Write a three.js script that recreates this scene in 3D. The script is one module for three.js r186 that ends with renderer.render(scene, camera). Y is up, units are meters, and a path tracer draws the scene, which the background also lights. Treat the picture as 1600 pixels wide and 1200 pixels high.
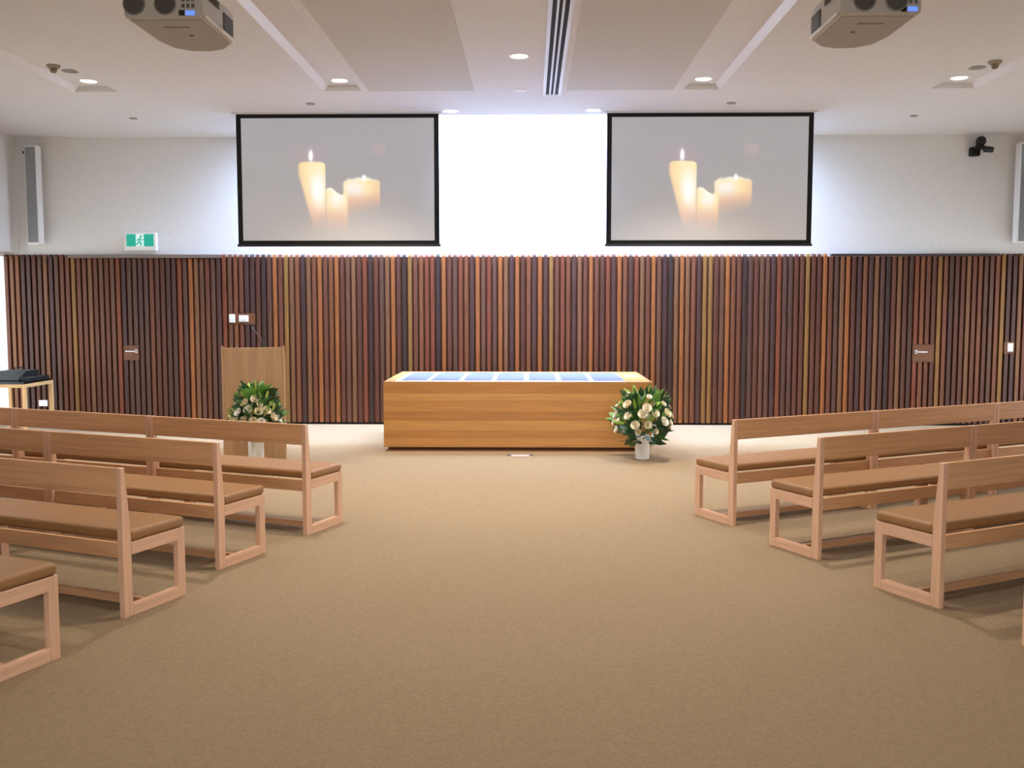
import * as THREE from 'three';
import { RoundedBoxGeometry } from 'three/addons/geometries/RoundedBoxGeometry.js';
import { mergeGeometries } from 'three/addons/utils/BufferGeometryUtils.js';
import { RectAreaLightUniformsLib } from 'three/addons/lights/RectAreaLightUniformsLib.js';

// ---------------------------------------------------------------- camera, sky, large lights, exposure
RectAreaLightUniformsLib.init();
const scene = new THREE.Scene();
const camera = new THREE.PerspectiveCamera(42.83, 4 / 3, 0.05, 200);
camera.position.set(0, 1.65, 0);
camera.lookAt(-0.01838 * 10, 1.65 - 0.0811 * 10, -10);
scene.add(camera);
const renderer = new THREE.WebGLRenderer({ antialias: true });
renderer.toneMapping = THREE.LinearToneMapping;
renderer.toneMappingExposure = 1.14;
renderer.shadowMap.enabled = true;
scene.background = new THREE.Color().setRGB(4.9, 5.2, 5.6);       // bright overcast sky outside the glazing

const COOL = new THREE.Color().setRGB(0.70, 0.92, 1.40);           // daylight coming down the roof light shaft
const WARM = new THREE.Color().setRGB(1.0, 0.94, 0.86);            // lamp light in the seating area
const SKYLIGHT_LEVEL = 45, WASH_CD = 3, WARM_CD = 30;

const CEIL = 3.92, WALLZ = -13.462, SLATZ = -13.40;
const OPEN = { x0: -3.47, x1: 3.29, z0: -13.462, z1: -11.98, top: 7.0 };
{ // frosted roof light: the light itself (its glowing sheet is built with the ceiling)
  const w = OPEN.x1 - OPEN.x0 - 0.1, d = OPEN.z1 - OPEN.z0 - 0.1;
  const l = new THREE.RectAreaLight(COOL, SKYLIGHT_LEVEL, w, d);
  l.position.set((OPEN.x0 + OPEN.x1) / 2, OPEN.top - 0.03, (OPEN.z0 + OPEN.z1) / 2);
  l.lookAt(l.position.x, 0, l.position.z);
  scene.add(l);
}

// ---------------------------------------------------------------- helpers
let seed = 12345;
const rnd = () => { seed = (seed * 1664525 + 1013904223) >>> 0; return seed / 4294967296; };
const rr = (a, b) => a + (b - a) * rnd();
const taken = {};
function numbered(name) {
  if (!(name in taken)) { taken[name] = 0; return name; }
  taken[name]++; return name + '_' + String(taken[name]).padStart(3, '0');
}
function mesh(name, geo, mat, parent) {
  const m = new THREE.Mesh(geo, mat); m.name = parent ? name : numbered(name);
  m.castShadow = m.receiveShadow = true; (parent || scene).add(m); return m;
}
function tag(o, label, category, group) {
  o.userData.label = label; if (category) o.userData.category = category; if (group) o.userData.group = group; return o;
}
function thing(name, label, category, pos = [0, 0, 0], turn = 0, group) {
  const g = new THREE.Group(); g.name = numbered(name); scene.add(g); g.position.set(...pos); g.rotation.y = turn;
  return tag(g, label, category, group);
}
function structure(name, label) {
  const g = new THREE.Group(); g.name = name; g.userData.kind = 'structure'; g.userData.label = label; scene.add(g); return g;
}
// uv in metres, grain running along axis 0 / 1 / 2
function uvm(geo, grain = 0, ou = 0, ov = 0) {
  const g = geo.index ? geo.toNonIndexed() : geo, p = g.attributes.position, n = g.attributes.normal;
  const uv = new Float32Array(p.count * 2), P = [0, 0, 0];
  for (let i = 0; i < p.count; i++) {
    P[0] = p.getX(i); P[1] = p.getY(i); P[2] = p.getZ(i);
    const a = [Math.abs(n.getX(i)), Math.abs(n.getY(i)), Math.abs(n.getZ(i))], d = a.indexOf(Math.max(...a));
    const o = [0, 1, 2].filter((k) => k !== d), u = o.includes(grain) ? grain : o[0], v = o.find((k) => k !== u);
    uv[2 * i] = P[u] + ou; uv[2 * i + 1] = P[v] + ov;
  }
  g.setAttribute('uv', new THREE.BufferAttribute(uv, 2)); return g;
}
// box given by its extents
function bx(x0, x1, y0, y1, z0, z1, grain = 0, r = 0) {
  const w = x1 - x0, h = y1 - y0, d = z1 - z0;
  const g = r ? new RoundedBoxGeometry(w, h, d, r > 0.012 ? 3 : 1, r) : new THREE.BoxGeometry(w, h, d);
  g.translate((x0 + x1) / 2, (y0 + y1) / 2, (z0 + z1) / 2);
  return uvm(g, grain, (x0 * 7.31 + y0 * 3.17) % 1, (z0 * 5.3 + y1 * 2.9) % 1);
}
function merge(list) {
  return mergeGeometries(list.map((g) => { const q = g.index ? g.toNonIndexed() : g; for (const k of Object.keys(q.attributes)) if (!['position', 'normal', 'uv'].includes(k)) q.deleteAttribute(k); return q; }));
}
function cyl(r0, r1, h, seg, x = 0, y = 0, z = 0) { const g = new THREE.CylinderGeometry(r0, r1, h, seg); g.translate(x, y, z); return g; }
function tube(pts, r, seg = 16, rad = 8) {
  return new THREE.TubeGeometry(new THREE.CatmullRomCurve3(pts.map((p) => new THREE.Vector3(...p))), seg, r, rad, false);
}
// extrude a polygon given in (z, y) along x from x0 to x1
function prismX(pts, x0, x1, bevel = 0, grain = 1) {
  const s = new THREE.Shape(pts.map(([z, y]) => new THREE.Vector2(-z, y)));
  const g = new THREE.ExtrudeGeometry(s, { depth: x1 - x0 - 2 * bevel, bevelEnabled: bevel > 0, bevelSize: bevel, bevelThickness: bevel, bevelSegments: 1, bevelOffset: -bevel, curveSegments: 4 });
  g.rotateY(Math.PI / 2); g.translate(x0 + bevel, 0, 0);
  return uvm(g, grain);
}
// extrude a polygon given in (x, z) upwards from y0 to y1
function prismY(pts, y0, y1, bevel = 0) {
  const s = new THREE.Shape(pts.map(([x, z]) => new THREE.Vector2(x, -z)));
  const g = new THREE.ExtrudeGeometry(s, { depth: y1 - y0 - 2 * bevel, bevelEnabled: bevel > 0, bevelSize: bevel, bevelThickness: bevel, bevelSegments: 2, bevelOffset: -bevel });
  g.rotateX(-Math.PI / 2); g.translate(0, y0 + bevel, 0);
  return uvm(g, 0);
}

// ---------------------------------------------------------------- textures
function hash(x, y, s) { let h = (x * 374761393 + y * 668265263 + s * 982451653) | 0; h = Math.imul(h ^ (h >>> 13), 1274126177); return ((h ^ (h >>> 16)) >>> 0) / 4294967296; }
function vnoise(u, v, px, py, s) {          // periodic value noise
  const xi = Math.floor(u), yi = Math.floor(v), fx = u - xi, fy = v - yi, a = fx * fx * (3 - 2 * fx), b = fy * fy * (3 - 2 * fy);
  const w = (i, p) => ((i % p) + p) % p;
  const h = (i, j) => hash(w(i, px), w(j, py), s);
  return (h(xi, yi) * (1 - a) + h(xi + 1, yi) * a) * (1 - b) + (h(xi, yi + 1) * (1 - a) + h(xi + 1, yi + 1) * a) * b;
}
function dataTex(w, h, fn, srgb, rx, ry) {
  const d = new Uint8Array(w * h * 4);
  for (let y = 0; y < h; y++) for (let x = 0; x < w; x++) {
    const c = fn(x / w, y / h); const i = (y * w + x) * 4;
    for (let k = 0; k < 3; k++) d[i + k] = Math.max(0, Math.min(255, Math.round((Array.isArray(c) ? c[k] : c) * 255)));
    d[i + 3] = 255;
  }
  const t = new THREE.DataTexture(d, w, h); t.wrapS = t.wrapT = THREE.RepeatWrapping; t.magFilter = THREE.LinearFilter; t.minFilter = THREE.LinearMipmapLinearFilter; t.generateMipmaps = true;
  if (srgb) t.colorSpace = THREE.SRGBColorSpace;
  t.repeat.set(rx, ry); t.needsUpdate = true; return t;
}
const grainFn = (amp) => (u, v) => {
  const wob = 0.6 * vnoise(u * 4, v * 6, 4, 6, 3);
  let g = 0.55 * vnoise(u * 6, (v * 40 + wob * 3), 6, 40, 1) + 0.3 * vnoise(u * 10, v * 110, 10, 110, 2) + 0.35 * vnoise(u * 3, v * 11 + wob * 2, 3, 11, 5);
  const pore = vnoise(u * 40, v * 150, 40, 150, 7); if (pore > 0.86) g -= 0.25 * (pore - 0.86) / 0.14;
  return 1 - amp * (0.95 - g);
};
const grainTex = dataTex(512, 512, grainFn(0.24), true, 1 / 1.4, 1 / 0.5);
const grainSoft = dataTex(512, 512, grainFn(0.15), true, 1 / 1.8, 1 / 0.45);
const carpetFn = (u, v) => {
  const f = vnoise(u * 256, v * 256, 256, 256, 11), m = vnoise(u * 90, v * 90, 90, 90, 12), c = vnoise(u * 14, v * 14, 14, 14, 13);
  return 0.86 + 0.11 * f + 0.03 * m;
};
const carpetTex = dataTex(1024, 1024, (u, v) => { const k = carpetFn(u, v); return [k, k * 0.995, k * 0.985]; }, true, 1 / 1.9, 1 / 1.9);
const carpetBump = dataTex(1024, 1024, (u, v) => 0.6 * vnoise(u * 300, v * 300, 300, 300, 15) + 0.4 * vnoise(u * 110, v * 110, 110, 110, 16), false, 1 / 1.9, 1 / 1.9);
const plasterTex = dataTex(256, 256, (u, v) => 0.985 + 0.015 * vnoise(u * 60, v * 60, 60, 60, 21), true, 0.5, 0.5);
const leatherBump = dataTex(256, 256, (u, v) => 0.5 * vnoise(u * 64, v * 64, 64, 64, 31) + 0.5 * vnoise(u * 24, v * 24, 24, 24, 32), false, 5, 5);
const perfTex = dataTex(256, 256, (u, v) => {      // round holes, 16 x 16 of them in one repeat
  const a = (u * 16) % 1 - 0.5, b = (v * 16) % 1 - 0.5; return a * a + b * b < 0.055 ? 0.62 : 0.97;
}, true, 1 / 0.256, 1 / 0.256);
const meshTex = dataTex(128, 128, (u, v) => { const a = (u * 16) % 1 - 0.5, b = (v * 16) % 1 - 0.5; return a * a + b * b < 0.1 ? 0.45 : 0.95; }, true, 8, 8);

// ---------------------------------------------------------------- materials
const std = (hex, rough = 0.6, extra = {}) => new THREE.MeshStandardMaterial({ color: hex, roughness: rough, ...extra });
const M = {
  wall: std('#ecebe8', 0.92, { map: plasterTex }),
  ceiling: std('#e8e8e8', 0.95, { map: plasterTex }),
  perf: std('#e6e3de', 0.95, { map: perfTex }),
  carpet: std('#957e60', 1.0, { map: carpetTex, bumpMap: carpetBump, bumpScale: 0.0015 }),
  backing: std('#7a4426', 0.8),
  darkTrim: std('#1c1513', 0.85),
  rail: std('#7d6f66', 0.55),
  pew: std('#e6b693', 0.5, { map: grainSoft }),
  pewB: std('#dba676', 0.5, { map: grainSoft }),
  leather: std('#94693c', 0.48, { bumpMap: leatherBump, bumpScale: 0.0006 }),
  lectern: std('#d0a478', 0.5, { map: grainSoft }),
  blond: std('#d9b077', 0.5, { map: grainSoft }),
  black: std('#0a0a0b', 0.75),
  blackGloss: std('#101012', 0.22),
  white: std('#f1f1ef', 0.5),
  bead: std('#f6f6f6', 0.35),
  ceramic: std('#f3f1ec', 0.25),
  metal: std('#c8c8c8', 0.3, { metalness: 1 }),
  alu: std('#e2e4ea', 0.45),
  slot: std('#23242b', 0.8),
  plate: std('#7a4a26', 0.55, { map: grainTex }),
  grey: std('#9a9792', 0.6),
  projector: std('#cfc9c1', 0.5),
  fan: std('#6d6963', 0.7, { map: meshTex }),
  grille: std('#b4babf', 0.6, { map: meshTex }),
  glass: new THREE.MeshPhysicalMaterial({ color: '#f7f8f8', transmission: 1, thickness: 0, roughness: 0.02, ior: 1.5 }),
  paving: std('#b9b6ae', 0.9),
  lampGlow: std('#ffffff', 0.6, { emissive: new THREE.Color().setRGB(1.0, 0.93, 0.82), emissiveIntensity: 2.2 }),
  coolGlow: std('#ffffff', 0.6, { emissive: new THREE.Color().setRGB(0.95, 0.98, 1.0), emissiveIntensity: 2.2 }),
  skyGlow: std('#ffffff', 0.8, { emissive: COOL, emissiveIntensity: 2.0 }),
  blueLed: std('#3050c0', 0.4, { emissive: new THREE.Color().setRGB(0.12, 0.25, 1.0), emissiveIntensity: 1.1 }),
};

// ---------------------------------------------------------------- room shell
const XL = -7.05, XR = 6.87, ZB = 3.2;                 // inner faces, back wall behind the camera
{
  const floor = structure('floor', 'wall to wall tan loop pile carpet');
  mesh('carpet', bx(XL - 0.45, XR + 0.45, -0.12, 0, WALLZ - 0.2, ZB + 0.2, 0), M.carpet, floor);

  const wf = structure('wall_front', 'front wall, white plaster above a dado of upright timber slats');
  mesh('plaster_wall', bx(XL - 0.45, XR + 0.45, 0, OPEN.top + 0.2, WALLZ - 0.2, WALLZ, 0), M.wall, wf);
  mesh('backing_board', bx(-7.24, 7.05, 0.0, 2.30, WALLZ, WALLZ + 0.012, 1), M.backing, wf);
  mesh('skirting', bx(-7.24, 7.05, 0.0, 0.035, WALLZ + 0.012, WALLZ + 0.03, 0), M.darkTrim, wf);

  for (const s of [-1, 1]) {
    const side = s < 0 ? 'left' : 'right', X = s < 0 ? XL : XR, x0 = Math.min(X, X + s * 0.4), x1 = Math.max(X, X + s * 0.4);
    const w = structure('wall_' + side, `white ${side} side wall above and behind the glazing`);
    mesh('upper_wall', bx(x0, x1, 2.37, CEIL + 0.1, WALLZ, ZB, 2), M.wall, w);
    mesh('lower_wall', bx(x0, x1, 0, 2.37, -8.6, ZB, 2), M.wall, w);
    // glazing between the front wall and the solid part
    const gx = X + s * 0.2, win = structure(s < 0 ? 'window_1' : 'window_2', `floor to ceiling glazing beside the slatted wall, ${side} side`);
    const n = 4, zA = WALLZ, zB = -8.6, st = (zB - zA) / n;
    for (let i = 0; i <= n; i++) mesh('mullion', bx(gx - 0.03, gx + 0.03, 0.06, 2.31, zA + i * st - (i === n ? 0.05 : i ? 0.025 : 0), zA + i * st + (i === n ? 0 : i ? 0.025 : 0.05), 1), M.white, win);
    mesh('sill', bx(gx - 0.03, gx + 0.03, 0, 0.06, zA, zB, 2), M.white, win);
    mesh('head', bx(gx - 0.03, gx + 0.03, 2.31, 2.37, zA, zB, 2), M.white, win);
    for (let i = 0; i < n; i++) mesh('pane', bx(gx - 0.004, gx + 0.004, 0.06, 2.31, zA + i * st + (i ? 0.025 : 0.05), zA + (i + 1) * st - (i === n - 1 ? 0.05 : 0.025)), M.glass, win);
    const bb = structure('baseboard_' + side, `white baseboard at the foot of the ${side} wall`);
    mesh('board', bx(s < 0 ? X : X - 0.015, s < 0 ? X + 0.015 : X, 0, 0.1, -8.6, ZB, 2), M.white, bb);
  }
  const wb = structure('wall_back', 'white wall behind the camera around the glazed entrance');
  const BX0 = -3.7, BX1 = 3.5, BY = 2.5;                 // glazed entrance opening behind the camera
  for (const k of [[XL - 0.45, BX0, 0, CEIL + 0.1], [BX1, XR + 0.45, 0, CEIL + 0.1], [BX0, BX1, BY, CEIL + 0.1]]) mesh('plaster_wall', bx(...k, ZB, ZB + 0.2, 0), M.wall, wb);
  const w3 = structure('window_3', 'glazed entrance screen in the wall behind the camera'), nb = 6, sb = (BX1 - BX0) / nb;
  for (let i = 0; i <= nb; i++) mesh('mullion', bx(BX0 + i * sb - (i ? 0.025 : 0) - (i === nb ? 0.025 : 0), BX0 + i * sb + (i === nb ? 0 : 0.025) + (i ? 0 : 0.025), 0.06, BY - 0.06, ZB + 0.07, ZB + 0.13, 1), M.white, w3);
  mesh('sill', bx(BX0, BX1, 0, 0.06, ZB + 0.07, ZB + 0.13), M.white, w3); mesh('head', bx(BX0, BX1, BY - 0.06, BY, ZB + 0.07, ZB + 0.13), M.white, w3);
  for (let i = 0; i < nb; i++) mesh('pane', bx(BX0 + i * sb + (i ? 0.025 : 0.05), BX0 + (i + 1) * sb - (i === nb - 1 ? 0.05 : 0.025), 0.06, BY - 0.06, ZB + 0.096, ZB + 0.104), M.glass, w3);

  const out = structure('ground', 'pale paving outside the glazing');
  mesh('paving', bx(-40, XL - 0.45, -0.15, -0.03, -40, 20), M.paving, out);
  mesh('paving', bx(XR + 0.45, 40, -0.15, -0.03, -40, 20), M.paving, out);
  mesh('paving', bx(XL - 0.45, XR + 0.45, -0.15, -0.03, -40, WALLZ - 0.2), M.paving, out);
  mesh('paving', bx(XL - 0.45, XR + 0.45, -0.15, -0.03, ZB + 0.2, 40), M.paving, out);
}

// ceiling: slab strips with four recessed troughs, perforated panels, roof light shaft
const TROUGH = [[-4.88, -4.42], [-2.20, -1.80], [1.62, 2.00], [4.22, 4.68]], TZ = -10.62, TY = CEIL + 0.06;
{
  const c = structure('ceiling', 'white plaster ceiling with recessed light troughs and perforated acoustic panels');
  const edges = [XL - 0.4, ...TROUGH.flat(), XR + 0.4];
  for (let i = 0; i < edges.length; i += 2) mesh('ceiling_strip', bx(edges[i], edges[i + 1], CEIL, CEIL + 0.2, TZ, ZB, 2), M.ceiling, c);
  for (const [a, b] of TROUGH) {
    mesh('trough_top', bx(a, b, TY, CEIL + 0.2, TZ, ZB, 2), M.ceiling, c);
    for (const [e, d] of [[a, 1], [b, -1]]) {           // splayed white beads along both edges
      const p = new THREE.Shape([[e, CEIL], [e, TY], [e + d * 0.05, TY]].map((q) => new THREE.Vector2(...q)));
      mesh('edge_bead', uvm(new THREE.ExtrudeGeometry(p, { depth: ZB - TZ, bevelEnabled: false }).translate(0, 0, TZ), 2), M.bead, c);
    }
  }
  mesh('ceiling_strip', bx(XL - 0.4, XR + 0.4, CEIL, CEIL + 0.2, OPEN.z1, TZ, 0), M.ceiling, c);
  mesh('ceiling_strip', bx(XL - 0.4, OPEN.x0, CEIL, CEIL + 0.2, WALLZ, OPEN.z1, 0), M.ceiling, c);
  mesh('ceiling_strip', bx(OPEN.x1, XR + 0.4, CEIL, CEIL + 0.2, WALLZ, OPEN.z1, 0), M.ceiling, c);
  for (const [a, b] of [[-1.72, -0.60], [0.385, 1.51]]) mesh('perforated_panel', bx(a, b, CEIL - 0.004, CEIL, TZ, ZB, 2), M.perf, c);
  mesh('shaft_side', bx(OPEN.x0 - 0.1, OPEN.x0, CEIL + 0.2, OPEN.top + 0.1, WALLZ, OPEN.z1 + 0.1, 2), M.wall, c);
  mesh('shaft_side', bx(OPEN.x1, OPEN.x1 + 0.1, CEIL + 0.2, OPEN.top + 0.1, WALLZ, OPEN.z1 + 0.1, 2), M.wall, c);
  mesh('shaft_side', bx(OPEN.x0, OPEN.x1, CEIL + 0.2, OPEN.top + 0.1, OPEN.z1, OPEN.z1 + 0.1, 0), M.wall, c);
  mesh('shaft_top', bx(OPEN.x0 - 0.1, OPEN.x1 + 0.1, OPEN.top + 0.1, OPEN.top + 0.2, WALLZ, OPEN.z1 + 0.1, 0), M.wall, c);
  mesh('roof_light_sheet', bx(OPEN.x0 + 0.001, OPEN.x1 - 0.001, OPEN.top, OPEN.top + 0.03, WALLZ + 0.001, OPEN.z1 - 0.001, 0), M.skyGlow, c);
}

// ---------------------------------------------------------------- timber slats and the two concealed doors
const slatTints = ['#693820', '#592f1d', '#744022', '#4d2d20', '#61331e', '#563628', '#7a4523', '#482b25', '#6b3a22', '#5d3a28', '#4c2d22', '#674028'];
const slatAccent = { orange: '#985724', yellow: '#8a5f28', dark: '#38241b', plum: '#432823', red: '#793b1e', tan: '#7a4f2e' };
const slatMat = {};
const sm = (hex) => slatMat[hex] || (slatMat[hex] = std(hex, 0.6, { map: grainTex }));
const wx = (px) => (px - 828) / 1530 * 13.40 + (px - 800) * 0.0000;   // pixel column on the wall -> metres (columns noted on the photograph)
const PITCH = 0.0772, SW = 0.05;
const slatGeo = {};
function slatShape(y0, y1, round) {
  const k = [y0, y1, round].join();
  if (!slatGeo[k]) {
    const zb = 0.0, zf = SLATZ - (WALLZ + 0.012), r = 0.03;
    const pts = round ? [[zb, y0], [zf, y0], [zf, y1 - r], [zf - r * 0.3, y1 - r * 0.3], [zf - r, y1], [zb, y1]] : [[zb, y0], [zf, y0], [zf, y1], [zb, y1]];
    slatGeo[k] = prismX(pts, -SW / 2, SW / 2, 0.004, 1);
  }
  return slatGeo[k];
}
const notes = [[17, 'tan'], [71, 'tan'], [115, 'yellow'], [140, 'tan'], [180, 'red'], [276, 'red'], [296, 'orange'], [306, 'tan'], [350, 'red'], [408, 'dark'], [425, 'orange'], [450, 'yellow'], [458, 'tan'], [475, 'plum'], [484, 'tan'], [500, 'orange'], [526, 'orange'], [551, 'tan'], [569, 'red'], [583, 'dark'], [603, 'tan'], [612, 'orange'], [628, 'dark'], [637, 'yellow'], [670, 'red'], [679, 'red'], [688, 'dark'], [696, 'orange'], [718, 'red'], [744, 'orange'], [762, 'red'], [780, 'orange'], [788, 'tan'], [805, 'orange'], [839, 'orange'], [865, 'yellow'], [882, 'red'], [908, 'tan'], [924, 'orange'], [950, 'red'], [967, 'orange'], [992, 'red'], [1002, 'tan'], [1019, 'orange'], [1037, 'plum'], [1042, 'dark'], [1052, 'tan'], [1062, 'orange'], [1070, 'tan'], [1095, 'yellow'], [1104, 'tan'], [1112, 'yellow'], [1130, 'orange'], [1160, 'dark'], [1214, 'red'], [1257, 'yellow'], [1284, 'orange'], [1308, 'tan'], [1318, 'orange'], [1362, 'tan'], [1377, 'dark'], [1397, 'tan'], [1423, 'red'], [1458, 'yellow'], [1508, 'tan'], [1560, 'yellow'], [1588, 'tan']];
const wallFront = scene.getObjectByName('wall_front');
const D1 = { x0: -6.335, x1: -4.215 }, D2 = { x0: 4.065, x1: 6.33 };
const door1 = structure('door_1', 'slatted timber door set flush in the slat wall below the exit sign, with a metal head rail');
const door2 = structure('door_2', 'slatted timber door set flush in the slat wall at the right, with a dark head rail');
const plates = [ // timber blocks let into the slats: x0, x1, y0, y1
  [-5.625, -5.365, 0.885, 1.09], [5.205, 5.465, 0.87, 1.11], [-4.165, -3.765, 1.375, 1.535], [6.455, 6.575, 0.985, 1.15]];
for (const p of plates) {   // blocks replace whole slats
  const a = Math.round((p[0] + 0.03 + 7.20) / PITCH), b = Math.round((p[1] - 0.03 + 7.20) / PITCH);
  p[0] = -7.20 + a * PITCH - SW / 2 - 0.006; p[1] = -7.20 + b * PITCH + SW / 2 + 0.006;
}
{
  const n = Math.round((7.02 + 7.20) / PITCH);
  const tint = [];
  for (let i = 0; i <= n; i++) tint[i] = slatTints[Math.floor(rnd() * slatTints.length)];
  for (const [px, k] of notes) { const i = Math.round((wx(px) + 7.20) / PITCH); if (i >= 0 && i <= n) tint[i] = slatAccent[k]; }
  for (let i = 0; i <= n; i++) {
    const x = -7.20 + i * PITCH;
    const d = x > D1.x0 && x < D1.x1 ? 1 : x > D2.x0 && x < D2.x1 ? 2 : 0;
    const top = d === 1 ? 2.282 : d === 2 ? 2.298 : 2.335, parent = d === 1 ? door1 : d === 2 ? door2 : wallFront;
    const p = plates.find(([a, b]) => x + SW / 2 > a && x - SW / 2 < b);
    const add = (y0, y1, r) => { const m = mesh('slat', slatShape(y0, y1, r), sm(tint[i]), parent); m.position.set(x, 0, WALLZ + 0.012); };
    if (!p) add(0.03, top, d === 0);
    else { add(0.03, p[2] - 0.002, false); add(p[3] + 0.002, top, d === 0); }
  }
  const head1 = mesh('head_rail', bx(D1.x0, D1.x1, 2.286, 2.332, WALLZ + 0.012, SLATZ + 0.012, 0, 0.004), M.rail, door1); head1.userData.label = 'grey metal head rail';
  mesh('head_rail', bx(D2.x0, D2.x1, 2.302, 2.334, WALLZ + 0.012, SLATZ + 0.006, 0, 0.004), sm('#3d2a24'), door2);
  const blk = (p, parent, name) => mesh(name, bx(p[0], p[1], p[2], p[3], WALLZ + 0.012, SLATZ - 0.006, 0, 0.003), M.plate, parent);
  const lever = (parent, x, y, dir) => {
    const h = mesh('handle', merge([
      uvm(cyl(0.026, 0.026, 0.012, 20).rotateX(Math.PI / 2).translate(x, y, SLATZ + 0.0)),
      uvm(cyl(0.009, 0.009, 0.05, 12).rotateX(Math.PI / 2).translate(x, y, SLATZ + 0.025)),
      bx(Math.min(x - dir * 0.01, x + dir * 0.13), Math.max(x - dir * 0.01, x + dir * 0.13), y - 0.011, y + 0.011, SLATZ + 0.042, SLATZ + 0.06, 0, 0.006)]), M.metal, parent);
    h.userData.label = 'satin metal lever handle';
  };
  blk(plates[0], door1, 'lock_block'); lever(door1, -5.43, 1.01, -1);
  blk(plates[1], door2, 'lock_block'); lever(door2, 5.25, 1.01, 1);
  // switch blocks
  const a = thing('switch_panel', 'brown timber block with two white switch plates above the lectern', 'switch panel', [-3.965, 1.375, SLATZ]);
  mesh('block', bx(plates[2][0] + 3.965, plates[2][1] + 3.965, 0, 0.16, -0.048, -0.004, 0, 0.003), M.plate, a);
  mesh('switch_plate', bx(-0.165, -0.085, 0.03, 0.142, -0.004, 0.008, 0, 0.003), M.white, a);
  mesh('switch_plate', bx(-0.03, 0.10, 0.04, 0.128, -0.004, 0.008, 0, 0.003), M.white, a);
  mesh('rocker', bx(-0.14, -0.11, 0.065, 0.107, 0.008, 0.013, 0, 0.002), M.white, a);
  mesh('rocker', bx(0.0, 0.03, 0.062, 0.105, 0.008, 0.013, 0, 0.002), M.white, a);
  mesh('rocker', bx(0.045, 0.075, 0.062, 0.105, 0.008, 0.013, 0, 0.002), M.white, a);
  const b = thing('light_switch', 'small white switch plate among the slats at the far right edge', 'switch', [6.515, 0.985, SLATZ]);
  mesh('block', bx(plates[3][0] - 6.515, plates[3][1] - 6.515, 0, 0.165, -0.048, -0.004, 0, 0.003), M.plate, b);
  mesh('switch_plate', bx(-0.038, 0.034, 0.03, 0.142, -0.004, 0.008, 0, 0.003), M.white, b);
  mesh('rocker', bx(-0.017, 0.013, 0.065, 0.107, 0.008, 0.013, 0, 0.002), M.white, b);
  const s = thing('power_socket', 'white double power socket low on the slats under the side table', 'socket', [-6.75, 0.245, SLATZ]);
  mesh('socket_plate', bx(-0.06, 0.06, 0, 0.085, 0.0, 0.012, 0, 0.003), M.white, s);
  mesh('rocker', bx(-0.04, -0.015, 0.05, 0.07, 0.012, 0.016), M.white, s);
  mesh('rocker', bx(0.015, 0.04, 0.05, 0.07, 0.012, 0.016), M.white, s);
}

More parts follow.
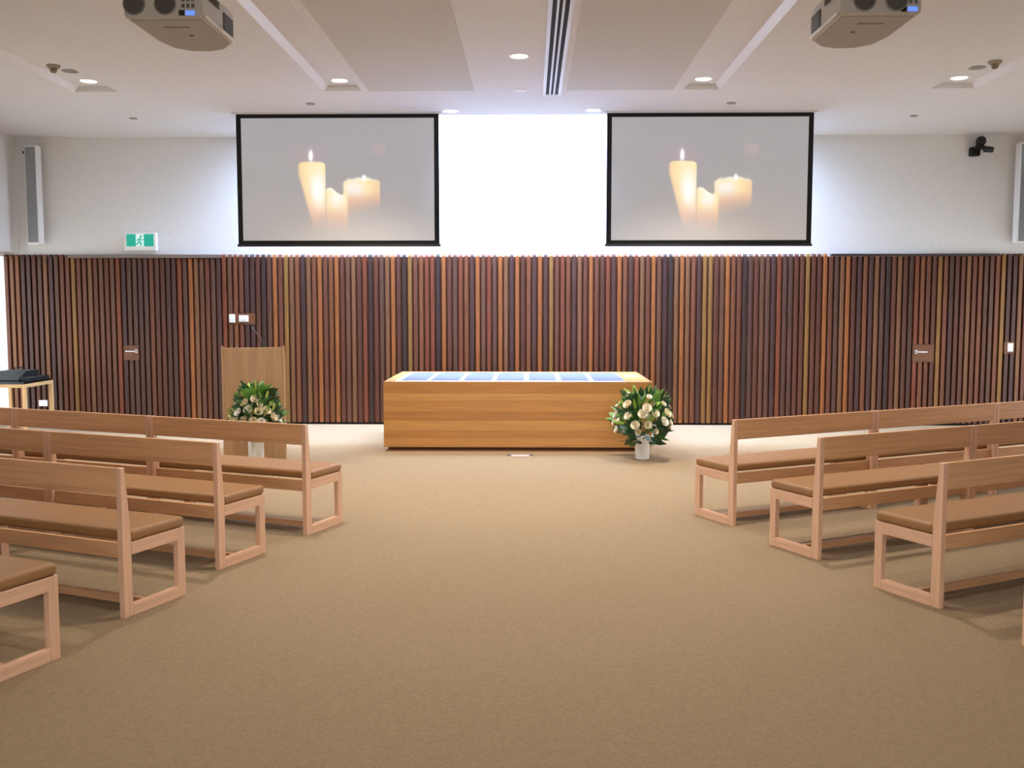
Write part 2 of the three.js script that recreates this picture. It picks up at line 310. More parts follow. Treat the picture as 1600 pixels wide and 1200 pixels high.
// ---------------------------------------------------------------- projection screens
const sstep = (a, b, x) => { const t = Math.max(0, Math.min(1, (x - a) / (b - a))); return t * t * (3 - 2 * t); };
function candlePicture() {                              // the projected still: three lit candles, in units of the picture (306 x 195)
  const ell = (x, y, cx, cy, rx, ry) => { const d = ((x - cx) / rx) ** 2 + ((y - cy) / ry) ** 2; return Math.exp(-d); };
  const t = dataTex(612, 390, (u, v) => {
    const x = u * 306, y = (1 - v) * 195, c = [0.46, 0.475, 0.50];   // a projector's black still lights the sheet
    const add = (k, r, g, b) => { c[0] += k * r; c[1] += k * g; c[2] += k * b; };
    add(ell(x, y, 175, 190, 150, 60), 0.10, 0.055, 0.0);
    add(ell(x, y, 108, 62, 26, 15), 0.07, 0.0, 0.02); add(sstep(205, 209, x) * sstep(231, 226, x) * sstep(41, 44, y) * sstep(60, 56, y), 0.09, 0.03, 0.03);
    const over = (m, col) => { for (let k = 0; k < 3; k++) c[k] = c[k] * (1 - m) + col[k] * m; };
    const wax = (m, hot, y0, y1) => { const p = sstep(y0, y1, y); over(m, [0.92 - 0.07 * p, 0.82 + 0.08 * hot - 0.20 * p, 0.50 + 0.35 * hot - 0.04 * p]); };
    const base = (x, y, y0, y1) => 1 - sstep(y0, y1, y);
    { // broad candle at the right
      const top = 97 + 5 * ((x - 190) / 30) ** 4 + 0.8 * Math.sin(x * 0.4), m = sstep(159, 163, x) * sstep(221, 217, x) * sstep(top - 1, top + 2.5, y) * base(x, y, 118 - (x - 190) * 0.15, 160 - (x - 190) * 0.35);
      wax(m * 0.95, 1.1 * ell(x, y, 178, 112, 20, 14), 108, 140); over(m * sstep(195, 220, x) * 0.5, [0.86, 0.62, 0.52]);
      over(0.9 * ell(x, y, 191, top, 24, 2.2), [0.95, 0.94, 0.86]);
    }
    { // tall candle
      const l = 89 + Math.max(0, y - 88) * 0.26, top = 69 + 6 * Math.abs((x - 111) / 23) ** 6, m = sstep(l - 2, l + 5, x) * sstep(134.5, 131, x) * sstep(top - 1.5, top + 2.5, y) * base(x, y, 138, 186);
      wax(m, 0.2 + ell(x, y, 121, 112, 14, 30), 125, 165); over(m * (1 - sstep(l, l + 22, x)) * 0.4, [0.84, 0.62, 0.46]);
      over(0.85 * m * ell(x, y, 119, 118, 6, 15), [0.98, 0.98, 0.92]);
    }
    { // short candle between them
      const top = 112 + 9 * sstep(140, 155, x) - 4 * sstep(158, 168, x), m = sstep(131, 136, x) * sstep(170, 165, x) * sstep(top - 1.5, top + 2.5, y) * base(x, y, 138, 192);
      wax(m, 0.1 + ell(x, y, 151, 128, 13, 16), 130, 165); over(0.9 * sstep(134, 138, x) * sstep(158, 152, x) * Math.exp(-(((y - top - 1) / 2.4) ** 2)), [0.97, 0.95, 0.88]);
    }
    over(Math.min(1, 1.4 * ell(x, y, 110, 60, 3.2, 8.5)), [1, 1, 1]); over(Math.min(1, 1.4 * ell(x, y, 194, 95, 2.8, 4.2)), [1, 1, 1]);
    return c;
  }, true, 1, 1);
  t.wrapS = t.wrapT = THREE.ClampToEdgeWrapping; return t;
}
const pictureMat = new THREE.MeshStandardMaterial({ color: '#bcbcbc', roughness: 0.85, emissive: '#ffffff', emissiveMap: candlePicture(), emissiveIntensity: 0.85 });
function screen(x0, x1, label) {
  const z = -11.83, s = thing('projection_screen', label, 'screen', [(x0 + x1) / 2, 2.345, z]), h = CEIL - 2.345, w = (x1 - x0) / 2;
  const bs = 0.062, bt = 0.058, bb = 0.072, pic = new THREE.PlaneGeometry(2 * w - 2 * bs, h - bt - bb); pic.translate(0, bb + (h - bt - bb) / 2, 0.0065);
  mesh('picture', pic, pictureMat, s);
  mesh('fabric', bx(-w + 0.004, w - 0.004, 0.03, h, -0.004, 0.004, 0), M.black, s);
  for (const k of [[-w + 0.004, -w + bs, 0.03, h], [w - bs, w - 0.004, 0.03, h], [-w + bs, w - bs, h - bt, h], [-w + bs, w - bs, 0.03, bb]]) mesh('black_border', bx(...k, 0.004, 0.0085), M.black, s);
  mesh('bottom_bar', bx(-w - 0.012, w + 0.012, 0, 0.03, -0.016, 0.018, 0, 0.01), std('#2a2522', 0.4), s);
  mesh('ceiling_case', bx(-w - 0.03, w + 0.03, h - 0.012, h, 0.012, 0.06, 0), M.ceiling, s);
}
screen(-3.513, -1.083, 'projection screen showing candles, the one on the left nearer the exit sign');
screen(0.904, 3.348, 'projection screen showing candles, the one on the right nearer the black camera');

// ---------------------------------------------------------------- ceiling fittings
function downlight(x, y, z, label, cd, color, glow, angle = 0.95) {
  const g = thing('downlight', label, 'ceiling light', [x, y, z], 0, 'round ceiling downlights');
  const ring = new THREE.LatheGeometry([[0.078, -0.001], [0.095, -0.006], [0.102, -0.002], [0.102, 0]].map((p) => new THREE.Vector2(...p)), 28);
  mesh('trim_ring', ring, M.white, g);
  mesh('lens', cyl(0.08, 0.08, 0.003, 28, 0, -0.0025, 0), glow, g);
  if (cd) {
    const l = new THREE.SpotLight(color, cd, 0, angle, 0.9, 2); l.position.set(0, -0.03, 0); l.target.position.set(0, -3, 0); l.shadow.radius = 3.5; l.castShadow = true;
    g.add(l); g.add(l.target);
  }
  return g;
}
downlight(-0.104, CEIL, -9.19, 'single downlight on the centre line of the ceiling beside the air slot', WARM_CD, WARM, M.lampGlow);
downlight(-1.99, TY, -10.40, 'downlight at the end of the ceiling trough above the left screen', WARM_CD, WARM, M.lampGlow);
downlight(1.79, TY, -10.40, 'downlight at the end of the ceiling trough above the right screen', WARM_CD, WARM, M.lampGlow);
downlight(-4.62, TY, -10.38, 'downlight at the end of the trough at the far left of the ceiling', WARM_CD, WARM, M.lampGlow);
downlight(4.42, TY, -10.40, 'downlight at the end of the trough at the far right of the ceiling', WARM_CD, WARM, M.lampGlow);
downlight(-0.94, CEIL, -11.72, 'bright downlight at the top right corner of the left screen', WASH_CD, COOL, M.coolGlow, 0.5);
downlight(0.74, CEIL, -11.70, 'bright downlight at the top left corner of the right screen', WASH_CD, COOL, M.coolGlow, 0.5);
// the same troughs run on over the camera
for (const [z, where, k] of [[-7.25, 'above the front pews', 0.7], [-4.1, 'above the rear pews', 0.18], [-1.0, 'over the camera', 0.1]])   // dimmed towards the back
  for (const [x, s] of [[-1.99, 'inner left'], [1.79, 'inner right'], [-4.62, 'far left'], [4.42, 'far right']])
    downlight(x, TY, z, `downlight in the ${s} trough ${where}, above the picture`, WARM_CD * k * (Math.abs(x) > 3 ? 0.45 : 1), WARM, M.lampGlow, 1.1);
downlight(-0.104, CEIL, -6.1, 'centre line downlight above the front of the aisle, above the picture', WARM_CD * 0.7, WARM, M.lampGlow, 1.1);
downlight(-0.104, CEIL, -3.0, 'centre line downlight above the rear of the aisle, above the picture', WARM_CD * 0.3, WARM, M.lampGlow, 1.1);

{ // linear air slot
  const z0 = -10.815, z1 = 1.0, d = thing('air_diffuser', 'long white linear air slot with three dark gaps in the ceiling', 'air vent', [0.232, CEIL, 0]);
  mesh('slot_back', bx(-0.07, 0.07, -0.002, 0, z0, z1, 2), M.slot, d);
  mesh('frame', merge([bx(-0.098, -0.066, -0.014, 0, z0, z1, 2), bx(0.066, 0.098, -0.014, 0, z0, z1, 2), bx(-0.066, 0.066, -0.014, 0, z0, z0 + 0.02, 0)]), M.alu, d);
  for (const x of [-0.022, 0.022]) mesh('blade', bx(x - 0.009, x + 0.009, -0.012, -0.002, z0 + 0.02, z1, 2), M.alu, d);
}
function disc(name, label, cat, x, y, z, r, mat) {
  const g = new THREE.LatheGeometry([[0, -0.012], [r * 0.6, -0.012], [r * 0.92, -0.008], [r, 0]].map((p) => new THREE.Vector2(...p)), 24);
  const o = mesh(name, g, mat); o.position.set(x, y, z); return tag(o, label, cat);
}
disc('ceiling_speaker', 'grey round speaker grille in the far left trough next to the downlight', 'speaker', -4.6, TY, -9.93, 0.085, M.grey);
disc('ceiling_speaker', 'grey round speaker grille in the far right trough next to the downlight', 'speaker', 4.4, TY, -9.95, 0.085, M.grey);
function detector(x, z, label) {
  const g = thing('smoke_detector', label, 'smoke detector', [x, TY, z]);
  mesh('base', new THREE.LatheGeometry([[0, -0.03], [0.05, -0.03], [0.062, -0.02], [0.065, 0]].map((p) => new THREE.Vector2(...p)), 24), std('#a89c86', 0.6), g);
  mesh('sensor', new THREE.LatheGeometry([[0, -0.075], [0.022, -0.072], [0.034, -0.05], [0.036, -0.03]].map((p) => new THREE.Vector2(...p)), 20), std('#857a66', 0.6), g);
}
detector(-4.66, -9.70, 'beige smoke detector in the trough at the far left'); detector(4.46, -9.70, 'beige smoke detector in the trough at the far right');
disc('ceiling_sensor', 'small grey sensor disc on the ceiling above the left screen', 'sensor', -2.49, CEIL, -11.27, 0.055, M.grey);
disc('ceiling_sensor', 'small grey sensor disc on the ceiling above the right screen', 'sensor', 2.27, CEIL, -11.32, 0.055, M.grey);
disc('ceiling_sensor', 'small grey sensor disc on the ceiling above the exit sign', 'sensor', -4.85, CEIL, -12.10, 0.05, M.grey);
disc('ceiling_sensor', 'small grey sensor disc on the ceiling left of the black camera', 'sensor', 4.62, CEIL, -12.11, 0.05, M.grey);
disc('cover_plate', 'faint white blank disc on the ceiling beyond the centre downlight', 'cover plate', -0.113, CEIL, -10.61, 0.08, M.white);

// projectors
function projector(x, mir, label) {
  const g = thing('projector', label, 'projector', [x, 3.38, -6.05]);
  const o = [[-0.245, 0], [0.235, 0], [0.245, -0.58], [0.15, -0.73], [0.03, -0.785], [-0.1, -0.775], [-0.2, -0.69], [-0.245, -0.5]].map(([a, b]) => [a * mir, b]);
  if (mir < 0) o.reverse();
  mesh('body', prismY(o, 0, 0.2, 0.018), M.projector, g);
  mesh('base_plate', prismY(o.map(([a, b]) => [a * 0.9, b * 0.93 - 0.03]), -0.006, 0.004), std('#b0aca8', 0.6), g);
  for (const fx of [-0.185, 0.005]) {
    const cxv = mir > 0 ? fx : -0.09 + (fx + 0.185) ;
    mesh('fan', uvm(cyl(0.062, 0.062, 0.006, 28).rotateX(Math.PI / 2).translate(cxv, 0.085, 0.002)), M.fan, g);
    mesh('fan_ring', new THREE.TorusGeometry(0.064, 0.005, 6, 28).translate(cxv, 0.085, 0.004), std('#8d8a84', 0.5), g);
  }
  const lx = mir > 0 ? 0.15 : 0.19;
  for (let i = 0; i < 3; i++) for (let j = 0; j < 3; j++) mesh('connector', bx(lx - 0.045 + i * 0.03, lx - 0.027 + i * 0.03, 0.06 + j * 0.038, 0.082 + j * 0.038, -0.002, 0.004), std('#6b675f', 0.6), g);
  mesh('status_light', bx(lx - 0.022, lx + 0.034, 0.016, 0.042, -0.002, 0.005, 0, 0.003), M.blueLed, g);
  mesh('infrared_window', bx(lx - 0.062, lx - 0.03, 0.014, 0.046, -0.002, 0.004), M.blackGloss, g);
  mesh('label_strip', bx(-0.07 , 0.09, -0.0085, -0.006, -0.19, -0.165, 0), std('#8f867b', 0.6), g);
  mesh('screw', cyl(0.014, 0.014, 0.005, 14, 0.04 * mir, -0.0085, -0.36), std('#6d655c', 0.5), g);
  const sx = 0.243 * mir;
  for (let i = 0; i < 3; i++) mesh('side_vent', bx(Math.min(sx, sx + 0.006 * mir), Math.max(sx, sx + 0.006 * mir), 0.13 + i * 0.016, 0.139 + i * 0.016, -0.28, -0.06), std('#56524d', 0.7), g);
  mesh('side_grille', bx(Math.min(sx, sx + 0.006 * mir), Math.max(sx, sx + 0.006 * mir), 0.035, 0.14, -0.56, -0.37), M.fan, g);
  mesh('side_trim', bx(Math.min(sx - 0.002 * mir, sx + 0.01 * mir), Math.max(sx - 0.002 * mir, sx + 0.01 * mir), 0.002, 0.02, -0.58, -0.01, 2, 0.004), M.white, g);
  mesh('lens', uvm(cyl(0.06, 0.055, 0.1, 24).rotateX(Math.PI / 2).translate(0, 0.1, -0.8)), M.blackGloss, g);
  mesh('mount_pole', cyl(0.025, 0.025, CEIL - 3.58, 16, 0, 0.2 + (CEIL - 3.58) / 2, -0.36), M.white, g);
  mesh('mount_plate', cyl(0.11, 0.11, 0.012, 24, 0, CEIL - 3.386, -0.36), M.white, g);
}
projector(-2.215, 1, 'grey white projector hung from the ceiling at the upper left');
projector(2.085, -1, 'grey white projector hung from the ceiling at the upper right');

// ---------------------------------------------------------------- things on the walls
function columnSpeaker(x, turn, label, s) {
  const g = thing('column_speaker', label, 'speaker', [x, 2.46, WALLZ + 0.15], turn);
  mesh('cabinet', bx(-0.085, 0.085, 0, 1.33, -0.07, 0.07, 1, 0.018), M.white, g);
  mesh('grille', bx(-0.068, 0.068, 0.03, 1.30, 0.069, 0.076, 1, 0.003), M.grille, g);
  for (const y of [1.18, 0.12]) mesh('wall_bracket', bx(-0.02, 0.02, y, y + 0.06, -0.13, -0.07), M.black, g);
  mesh('cable_gland', uvm(cyl(0.018, 0.018, 0.05, 12).rotateZ(Math.PI / 2).translate(s * 0.11, 1.24, 0)), std('#3c4642', 0.5), g);
}
columnSpeaker(-6.72, 0.0, 'slim white column loudspeaker with grey grille in the left corner', -1);
columnSpeaker(6.55, 0.0, 'slim white column loudspeaker with grey grille at the right edge', 1);

{ // black camera on its bracket
  const g = thing('ptz_camera', 'black pan and tilt camera on the white wall at upper right', 'camera', [5.98, 3.63, WALLZ]);
  mesh('bracket', bx(-0.10, 0.02, 0, 0.115, 0, 0.10, 0, 0.01), M.black, g);
  mesh('yoke', uvm(cyl(0.052, 0.058, 0.05, 24, -0.01, 0.125, 0.13)), M.black, g);
  mesh('shelf', bx(-0.09, 0.06, 0.082, 0.1, 0.0, 0.19, 0, 0.004), M.black, g);
  const head = new THREE.SphereGeometry(0.066, 24, 16); head.translate(0.005, 0.185, 0.13);
  mesh('camera_head', head, M.blackGloss, g);
  mesh('lens', uvm(cyl(0.038, 0.042, 0.11, 20).rotateX(Math.PI / 2).rotateY(0.7).rotateX(0.25).translate(0.075, 0.065, 0.2)), M.blackGloss, g);
}
{ // exit sign
  const cv = document.createElement('canvas'); cv.width = 256; cv.height = 128; const c = cv.getContext('2d');
  c.fillStyle = '#17a68c'; c.fillRect(0, 0, 256, 128); c.fillStyle = '#d8f4ee'; c.fillRect(88, 0, 76, 128);
  c.fillStyle = '#17a68c'; c.strokeStyle = '#17a68c'; c.lineWidth = 13; c.lineCap = 'round'; c.lineJoin = 'round';
  c.beginPath(); c.arc(136, 24, 12, 0, 7); c.fill();
  const ln = (...p) => { c.beginPath(); c.moveTo(p[0], p[1]); for (let i = 2; i < p.length; i += 2) c.lineTo(p[i], p[i + 1]); c.stroke(); };
  ln(128, 44, 118, 76); ln(118, 76, 140, 92, 132, 116); ln(118, 76, 108, 98, 92, 104); c.lineWidth = 9; ln(128, 46, 146, 62, 158, 56); ln(126, 46, 106, 54, 98, 72);
  const t = new THREE.CanvasTexture(cv); t.colorSpace = THREE.SRGBColorSpace;
  const g = thing('exit_sign', 'green and white running man exit sign above the left door', 'exit sign', [-5.335, 2.385, WALLZ]);
  mesh('housing', bx(-0.225, 0.225, 0, 0.25, 0, 0.05, 0, 0.012), M.white, g);
  const f = new THREE.PlaneGeometry(0.375, 0.165); f.translate(0, 0.142, 0.0515);
  mesh('legend', f, std('#ffffff', 0.4, { map: t, emissive: '#ffffff', emissiveMap: t, emissiveIntensity: 0.35 }), g);
}

// ---------------------------------------------------------------- ceremonial table
{
  const x0 = -1.645, x1 = 1.365, z0 = -12.56, z1 = -10.92, H = 0.79, y0 = 0.05;
  const g = thing('ceremonial_table', 'long golden wood ceremonial table with a blue panelled top', 'table', [0, 0, 0]);
  mesh('plinth', bx(x0 + 0.05, x1 - 0.05, 0, 0.05, z0 + 0.05, z1 - 0.045, 0), std('#5a3413', 0.7), g);
  mesh('floor_trim', bx(x0 + 0.03, x1 - 0.03, 0, 0.014, z0 + 0.03, z1 - 0.02, 0), std('#a0683a', 0.6), g);
  const tints = ['#c28843', '#b97e3b', '#c88f4a', '#b57a38', '#c08542', '#c9914c', '#b87d3a', '#be8340'];
  const hs = [0.095, 0.07, 0.105, 0.085, 0.11, 0.075, 0.1], sum = hs.reduce((a, b) => a + b); let y = y0; const K = (H - 0.02 - y0) / sum;
  hs.forEach((h, i) => { const yy = y + h * K; mesh('plank', bx(x0, x1, y + 0.0006, yy - 0.0006, z0, z1, 0, 0.0015), std(tints[i], 0.42, { map: grainSoft }), g); y = yy; });
  const ix0 = -1.53, ix1 = 1.075, iz0 = -12.44, iz1 = -10.95, tb = H - 0.02;
  for (const [a, b, c, d] of [[x0, ix0, z0, z1], [ix1, x1, z0, z1], [ix0, ix1, iz1, z1], [ix0, ix1, z0, iz0]]) mesh('top_board', bx(a, b, tb, H, c, d, b - a > 1 ? 0 : 2, 0.002), std('#b98548', 0.45, { map: grainSoft }), g);
  const bed = mesh('inlay', bx(ix0, ix1, tb, H - 0.004, iz0, iz1, 0), std('#c3c5ce', 0.4), g); bed.userData.label = 'white inlay framing the blue panels';
  const n = 7, p = (ix1 - ix0) / n;
  for (let i = 0; i < n; i++) mesh('blue_panel', bx(ix0 + i * p + (i ? 0.028 : 0.06), ix0 + (i + 1) * p - (i === n - 1 ? 0.004 : 0.028), H - 0.004, H + 0.003, iz0 + 0.1, iz1 - 0.2, 0, 0.0015), std('#6a719f', 0.35), g);
  mesh('control_plate', bx(1.14, 1.28, H, H + 0.006, -11.85, -11.68, 0, 0.002), M.alu, g);
}
{ // floor box
  const g = thing('floor_box', 'small flush floor outlet box in the carpet before the table', 'floor outlet', [-0.105, 0, -10.62]);
  mesh('lid', bx(-0.135, 0.135, 0, 0.005, -0.06, 0.05, 0, 0.002), std('#b9b0ad', 0.5), g);
  for (const x of [-0.122, 0.122]) mesh('hinge', bx(x - 0.024, x + 0.024, 0.004, 0.014, -0.02, 0.04, 0, 0.004), std('#4d4a4c', 0.5), g);
}

// ---------------------------------------------------------------- lectern with its microphone
{
  const x0 = -3.19, x1 = -2.555, zf = -10.1, zb = -10.58, g = thing('lectern', 'tall plain wooden lectern behind the front left pew', 'lectern', [(x0 + x1) / 2, 0, zf], 0.235);
  const w = (x1 - x0) / 2, d = zf - zb;
  mesh('front_panel', bx(-w + 0.022, w - 0.022, 0.03, 1.205, -0.024, 0, 1, 0.002), M.lectern, g);
  for (const s of [-1, 1]) mesh('side_panel', prismX([[0.006, 0.0], [0.006, 1.225], [-0.03, 1.22], [-d, 1.08], [-d, 0]], s < 0 ? -w : w - 0.022, s < 0 ? -w + 0.022 : w, 0.002, 1), M.lectern, g);
  mesh('reading_top', prismX([[-0.024, 1.17], [-0.024, 1.19], [-d, 1.055], [-d, 1.035]], -w + 0.022, w - 0.022, 0, 0), M.lectern, g);
  mesh('shelf', bx(-w + 0.022, w - 0.022, 0.6, 0.62, -d, -0.024, 0), M.lectern, g);
  const m = thing('gooseneck_microphone', 'thin black gooseneck microphone rising from the lectern', 'microphone', [-2.80, 1.195, zf - 0.1]);
  mesh('foot', cyl(0.022, 0.026, 0.02, 16, 0, 0.01, 0), M.black, m);
  mesh('neck', tube([[0, 0.015, 0], [-0.005, 0.08, -0.01], [-0.06, 0.14, -0.04], [-0.1, 0.18, -0.07]], 0.005), std('#2a2020', 0.4), m);
  mesh('capsule', tube([[-0.1, 0.18, -0.07], [-0.14, 0.215, -0.1]], 0.01, 4), std('#2a2423', 0.6), m);
}

// ---------------------------------------------------------------- flowers
function leafGeo(len, wid, curl) {
  const nu = 6, p = [], idx = [];
  for (let i = 0; i <= nu; i++) {
    const t = i / nu, h = wid * Math.sin(Math.PI * Math.pow(t, 0.8)) * 0.5 + 0.0008, y = t * len, z = -curl * t * t * len;
    p.push(-h, y, z - h * 0.25, 0, y, z, h, y, z - h * 0.25);
    if (i) { const a = (i - 1) * 3, b = i * 3; idx.push(a, a + 1, b, b, a + 1, b + 1, a + 1, a + 2, b + 1, b + 1, a + 2, b + 2); }
  }
  const g = new THREE.BufferGeometry(); g.setAttribute('position', new THREE.Float32BufferAttribute(p, 3)); g.setIndex(idx); g.computeVertexNormals();
  return uvm(g, 1);
}
function petalGeo(r, h, open, a0, span) {
  const nu = 5, nv = 3, p = [], idx = [];
  for (let j = 0; j <= nv; j++) for (let i = 0; i <= nu; i++) {
    const t = j / nv, u = i / nu - 0.5, a = a0 + u * span * (0.6 + 0.4 * t), edge = 1 - 0.25 * Math.pow(Math.abs(2 * u), 3) * t;
    const rad = r * (0.25 + 0.75 * Math.sin(t * Math.PI * 0.5)) + open * t * t, y = h * t * edge;
    p.push(Math.cos(a) * rad, y, Math.sin(a) * rad);
  }
  for (let j = 0; j < nv; j++) for (let i = 0; i < nu; i++) { const a = j * (nu + 1) + i, b = a + nu + 1; idx.push(a, b, a + 1, a + 1, b, b + 1); }
  const g = new THREE.BufferGeometry(); g.setAttribute('position', new THREE.Float32BufferAttribute(p, 3)); g.setIndex(idx); g.computeVertexNormals();
  return uvm(g, 1);
}
function roseGeo(R) {
  const L = [];
  for (const [n, r, h, o, ph] of [[3, 0.28, 0.95, 0.0, 0], [4, 0.52, 0.98, 0.08, 0.5], [5, 0.78, 0.95, 0.2, 0.2], [6, 0.98, 0.8, 0.32, 0.9]])
    for (let i = 0; i < n; i++) L.push(petalGeo(r * R, h * R * 1.1, o * R, ph + i * 2 * Math.PI / n, 2 * Math.PI / n * 1.45));
  return merge(L);
}
const roses = [roseGeo(0.031), roseGeo(0.026)], budG = merge([0, 1, 2].map((i) => petalGeo(0.013, 0.085, -0.006, i * 2.09, 3.0)));
const leaves = [leafGeo(0.125, 0.058, 0.3), leafGeo(0.10, 0.052, 0.45), leafGeo(0.15, 0.036, 0.2)];
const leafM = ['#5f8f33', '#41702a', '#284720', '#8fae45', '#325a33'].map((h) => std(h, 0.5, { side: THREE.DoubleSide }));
const roseM = ['#f3ead2', '#ece0bf', '#f5f1e4'].map((h) => std(h, 0.75, { side: THREE.DoubleSide }));
const budM = std('#c3cf6a', 0.6, { side: THREE.DoubleSide });
const blueLeafM = std('#6f9a98', 0.6, { side: THREE.DoubleSide });
function bouquet(pos, shape, label, vaseLabel, vaseH, vaseR) {
  const v = thing('flower_vase', vaseLabel, 'vase', pos);
  mesh('vase_body', new THREE.LatheGeometry([[0, 0.004], [vaseR * 0.88, 0.0], [vaseR * 0.9, 0.01], [vaseR, vaseH], [vaseR - 0.008, vaseH], [vaseR * 0.86, 0.03], [0, 0.02]].map((p) => new THREE.Vector2(...p)), 32), M.ceramic, v);
  const g = thing('flower_bouquet', label, 'bouquet', [pos[0], pos[1] + vaseH, pos[2]]);
  const up = new THREE.Vector3(0, 1, 0), q = new THREE.Quaternion(), tw = new THREE.Quaternion();
  const stem = merge(Array.from({ length: 9 }, (_, i) => { const a = i * 0.7; return uvm(tube([[0.02 * Math.cos(a), -vaseH * 0.7, 0.02 * Math.sin(a)], [0.03 * Math.cos(a), 0.02, 0.03 * Math.sin(a)], [0.13 * Math.cos(a), 0.16, 0.13 * Math.sin(a)]], 0.004, 6, 5), 1); }));
  mesh('stems', stem, leafM[2], g);
  const place = (geo, mat, name, p, dir, roll, s = 1) => {
    const m = mesh(name, geo, mat, g); m.position.copy(p); q.setFromUnitVectors(up, dir.clone().normalize()); tw.setFromAxisAngle(up, roll); m.quaternion.copy(q).multiply(tw); m.scale.setScalar(s);
  };
  const N = shape.leaves;
  for (let i = 0; i < N; i++) {                            // leaves fill a dome
    const t = (i + 0.5) / N, yy = shape.lo + (1 - shape.lo) * t, a = i * 2.39996, ra = shape.radius(yy) * rr(0.72, 0.95) * (yy < 0.12 ? 0.6 : 1);
    const p = new THREE.Vector3(Math.cos(a) * ra, yy * shape.h, Math.sin(a) * ra * shape.flat);
    const dir = new THREE.Vector3(Math.cos(a) * 0.9 + rr(-.3, .3), (yy - 0.15) * 1.3 + rr(-.25, .3), Math.sin(a) * 0.9 + rr(-.3, .3));
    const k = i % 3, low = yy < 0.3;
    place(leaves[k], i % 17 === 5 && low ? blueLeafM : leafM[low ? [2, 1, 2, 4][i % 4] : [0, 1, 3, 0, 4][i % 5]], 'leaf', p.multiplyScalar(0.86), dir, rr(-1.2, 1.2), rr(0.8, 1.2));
  }
  for (let i = 0; i < N * 0.5; i++) {                     // inner foliage so the dome is not hollow
    const a = i * 2.1, yy = rr(shape.lo + 0.06, 0.75), ra = shape.radius(yy) * 0.5, p = new THREE.Vector3(Math.cos(a) * ra, yy * shape.h, Math.sin(a) * ra * shape.flat);
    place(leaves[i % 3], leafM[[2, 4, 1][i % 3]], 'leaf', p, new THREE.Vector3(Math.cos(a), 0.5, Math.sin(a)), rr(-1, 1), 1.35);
  }
  for (const [a, y, s, kind] of shape.flowers) {
    const ra = shape.radius(y) * 0.93, p = new THREE.Vector3(Math.sin(a) * ra, y * shape.h, Math.cos(a) * ra * shape.flat), dir = new THREE.Vector3(Math.sin(a), 0.15 + y * 0.9, Math.cos(a));
    if (kind === 'bud') place(budG, budM, 'lily_bud', p, dir.add(new THREE.Vector3(0, 1.2, 0)), rr(0, 6), s);
    else place(roses[s > 1.05 ? 0 : 1], roseM[Math.floor(rnd() * 3)], 'rose', p, dir, rr(0, 6), s);
  }
}
const ringFlowers = (rows, bud) => {
  const f = [];
  for (const [y, n, ph, s] of rows) for (let i = 0; i < n; i++) f.push([ph + i * 2 * Math.PI / n + rr(-.14, .14), y + rr(-.05, .05), s * rr(0.85, 1.15)]);
  for (const b of bud) f.push([...b, 'bud']);
  return f;
};
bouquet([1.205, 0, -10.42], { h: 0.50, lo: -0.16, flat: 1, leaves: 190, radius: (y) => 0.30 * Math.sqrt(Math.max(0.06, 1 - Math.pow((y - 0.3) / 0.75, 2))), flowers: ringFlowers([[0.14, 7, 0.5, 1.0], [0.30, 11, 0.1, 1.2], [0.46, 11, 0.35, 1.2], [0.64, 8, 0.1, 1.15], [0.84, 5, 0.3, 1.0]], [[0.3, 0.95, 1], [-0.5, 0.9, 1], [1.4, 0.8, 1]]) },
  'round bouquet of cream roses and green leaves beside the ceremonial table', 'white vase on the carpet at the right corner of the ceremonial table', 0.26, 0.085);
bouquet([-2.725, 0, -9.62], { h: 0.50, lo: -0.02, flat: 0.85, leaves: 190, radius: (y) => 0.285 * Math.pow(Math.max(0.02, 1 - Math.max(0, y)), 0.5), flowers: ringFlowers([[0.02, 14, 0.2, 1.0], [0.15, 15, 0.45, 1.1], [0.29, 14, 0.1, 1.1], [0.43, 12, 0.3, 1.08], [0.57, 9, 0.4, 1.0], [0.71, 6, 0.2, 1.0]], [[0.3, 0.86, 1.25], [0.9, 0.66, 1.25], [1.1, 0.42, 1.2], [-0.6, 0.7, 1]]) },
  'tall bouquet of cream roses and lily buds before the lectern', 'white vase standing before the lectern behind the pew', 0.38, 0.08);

// ---------------------------------------------------------------- pews
const U = 1.431, DP = 0.464, PW = U - 0.004;
function makePew() {
  const g = new THREE.Group(), t = 0.036;
  const rear = (x) => prismX([[0, 0], [0, 0.8], [-0.03, 0.8], [-0.062, 0.44], [-0.062, 0]], x, x + t, 0.003, 1);
  for (const x of [0, PW - t]) {
    mesh('rear_leg', rear(x), M.pew, g);
    mesh('front_leg', bx(x, x + t, 0, 0.397, -DP, -DP + 0.056, 1, 0.003), M.pew, g);
    mesh('bottom_rail', bx(x, x + t, 0, 0.064, -DP + 0.056, -0.062, 2, 0.003), M.pew, g);
    mesh('side_rail', bx(x, x + t, 0.33, 0.397, -DP + 0.056, -0.062, 2, 0.003), M.pew, g);
  }
  mesh('rear_apron', bx(t, PW - t, 0.315, 0.397, -0.048, -0.022, 0, 0.002), M.pewB, g);
  mesh('front_apron', bx(t, PW - t, 0.33, 0.397, -DP + 0.015, -DP + 0.04, 0, 0.002), M.pewB, g);
  mesh('stretcher', bx(t, PW - t, 0.018, 0.06, -0.20, -0.165, 0, 0.002), M.pewB, g);
  const b = mesh('backrest', bx(t, PW - t, 0.652, 0.8, -0.026, -0.002, 0, 0.003), M.pewB, g);
  const c = mesh('seat_cushion', bx(0.001, PW - 0.001, 0.397, 0.458, -DP - 0.004, -0.064, 0, 0.022), M.leather, g); c.userData.label = 'brown leather seat cushion';
  return g;
}
const proto = makePew();
const AL = 21.85 * Math.PI / 180, AR = 27.26 * Math.PI / 180;
const ord = ['front', 'second', 'third', 'fourth'];
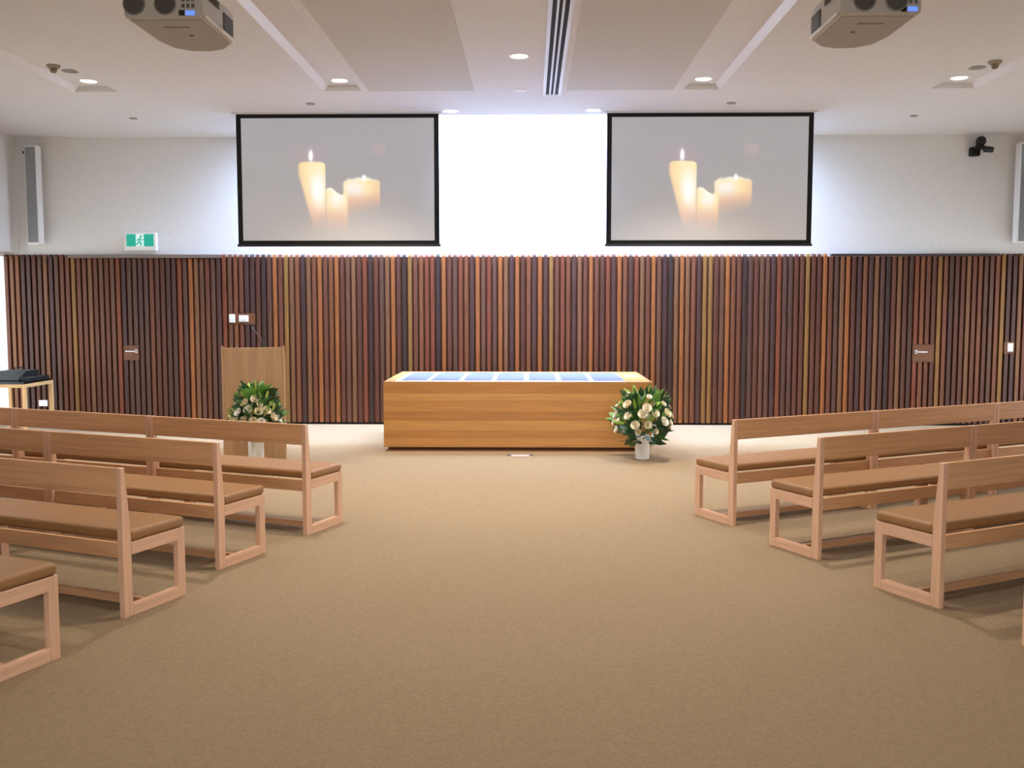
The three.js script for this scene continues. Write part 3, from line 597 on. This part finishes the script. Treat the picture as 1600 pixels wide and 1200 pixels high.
const unitNames = ['end section beside the centre aisle', 'second section from the centre aisle', 'third section from the centre aisle'];
const rows = [ // side, rear aisle corner x z, units
  [-1, -1.592, -6.866, 3], [-1, -1.931, -5.952, 3], [-1, -2.129, -4.998, 2], [-1, -2.367, -3.997, 1],
  [1, 1.511, -7.214, 3], [1, 1.863, -6.26, 3], [1, 2.224, -5.246, 2], [1, 2.60, -4.27, 1]];
rows.forEach(([s, x, z, n], r) => {
  const a = s < 0 ? AL : AR, R = [s * Math.cos(a), -Math.sin(a)];
  for (let k = 0; k < n; k++) {
    const j = s < 0 ? k + 1 : k, g = proto.clone(); g.name = numbered('pew');
    g.position.set(x + R[0] * U * j + (s < 0 ? 0.004 * Math.cos(a) : 0), 0, z + R[1] * U * j);
    g.rotation.y = s < 0 ? -a : a;
    tag(g, `light wood pew, ${s < 0 ? 'left' : 'right'} ${ord[r % 4]} row, ${unitNames[k]}`, 'pew', 'pews in angled rows');
    scene.add(g);
  }
});

// ---------------------------------------------------------------- side table at the left edge with its black case
{
  const w = 0.275, d = 0.37, H = 0.64, t = 0.045, g = thing('side_table', 'light wood side table with a black top at the far left edge', 'table', [-6.705, 0, -12.64]);
  for (const sx of [-1, 1]) {
    for (const sz of [-1, 1]) mesh('leg', bx(sx * w - t / 2, sx * w + t / 2, 0, H - 0.045, sz * (d - t / 2) - t / 2, sz * (d - t / 2) + t / 2, 1, 0.004), M.blond, g);
    mesh('side_rail', bx(sx * w - t / 2, sx * w + t / 2, H - 0.045, H, -d, d, 2, 0.004), M.blond, g);
  }
  for (const sz of [-1, 1]) mesh('cross_rail', bx(-w + t / 2, w - t / 2, H - 0.045, H, sz * (d - t / 2) - t / 2, sz * (d - t / 2) + t / 2, 0, 0.004), M.blond, g);
  mesh('table_top', bx(-w - 0.02, w + 0.01, H, H + 0.025, -d, d, 0, 0.004), M.blackGloss, g);
  const k = thing('equipment_case', 'black wedge shaped equipment case lying on the side table', 'case', [-6.705, H + 0.025, -12.68]);
  mesh('case_body', prismX([[-0.3, 0], [-0.3, 0.12], [0.02, 0.12], [0.24, 0.02], [0.24, 0]], -0.25, 0.12, 0.006, 0), M.black, k);
  mesh('case_front', bx(0.122, 0.26, 0, 0.045, -0.3, 0.2, 0, 0.004), M.black, k);
  mesh('handle', tube([[-0.12, 0.118, -0.12], [-0.11, 0.15, -0.12], [0.0, 0.15, -0.12], [0.01, 0.118, -0.12]], 0.008), M.black, k);
}

renderer.render(scene, camera);
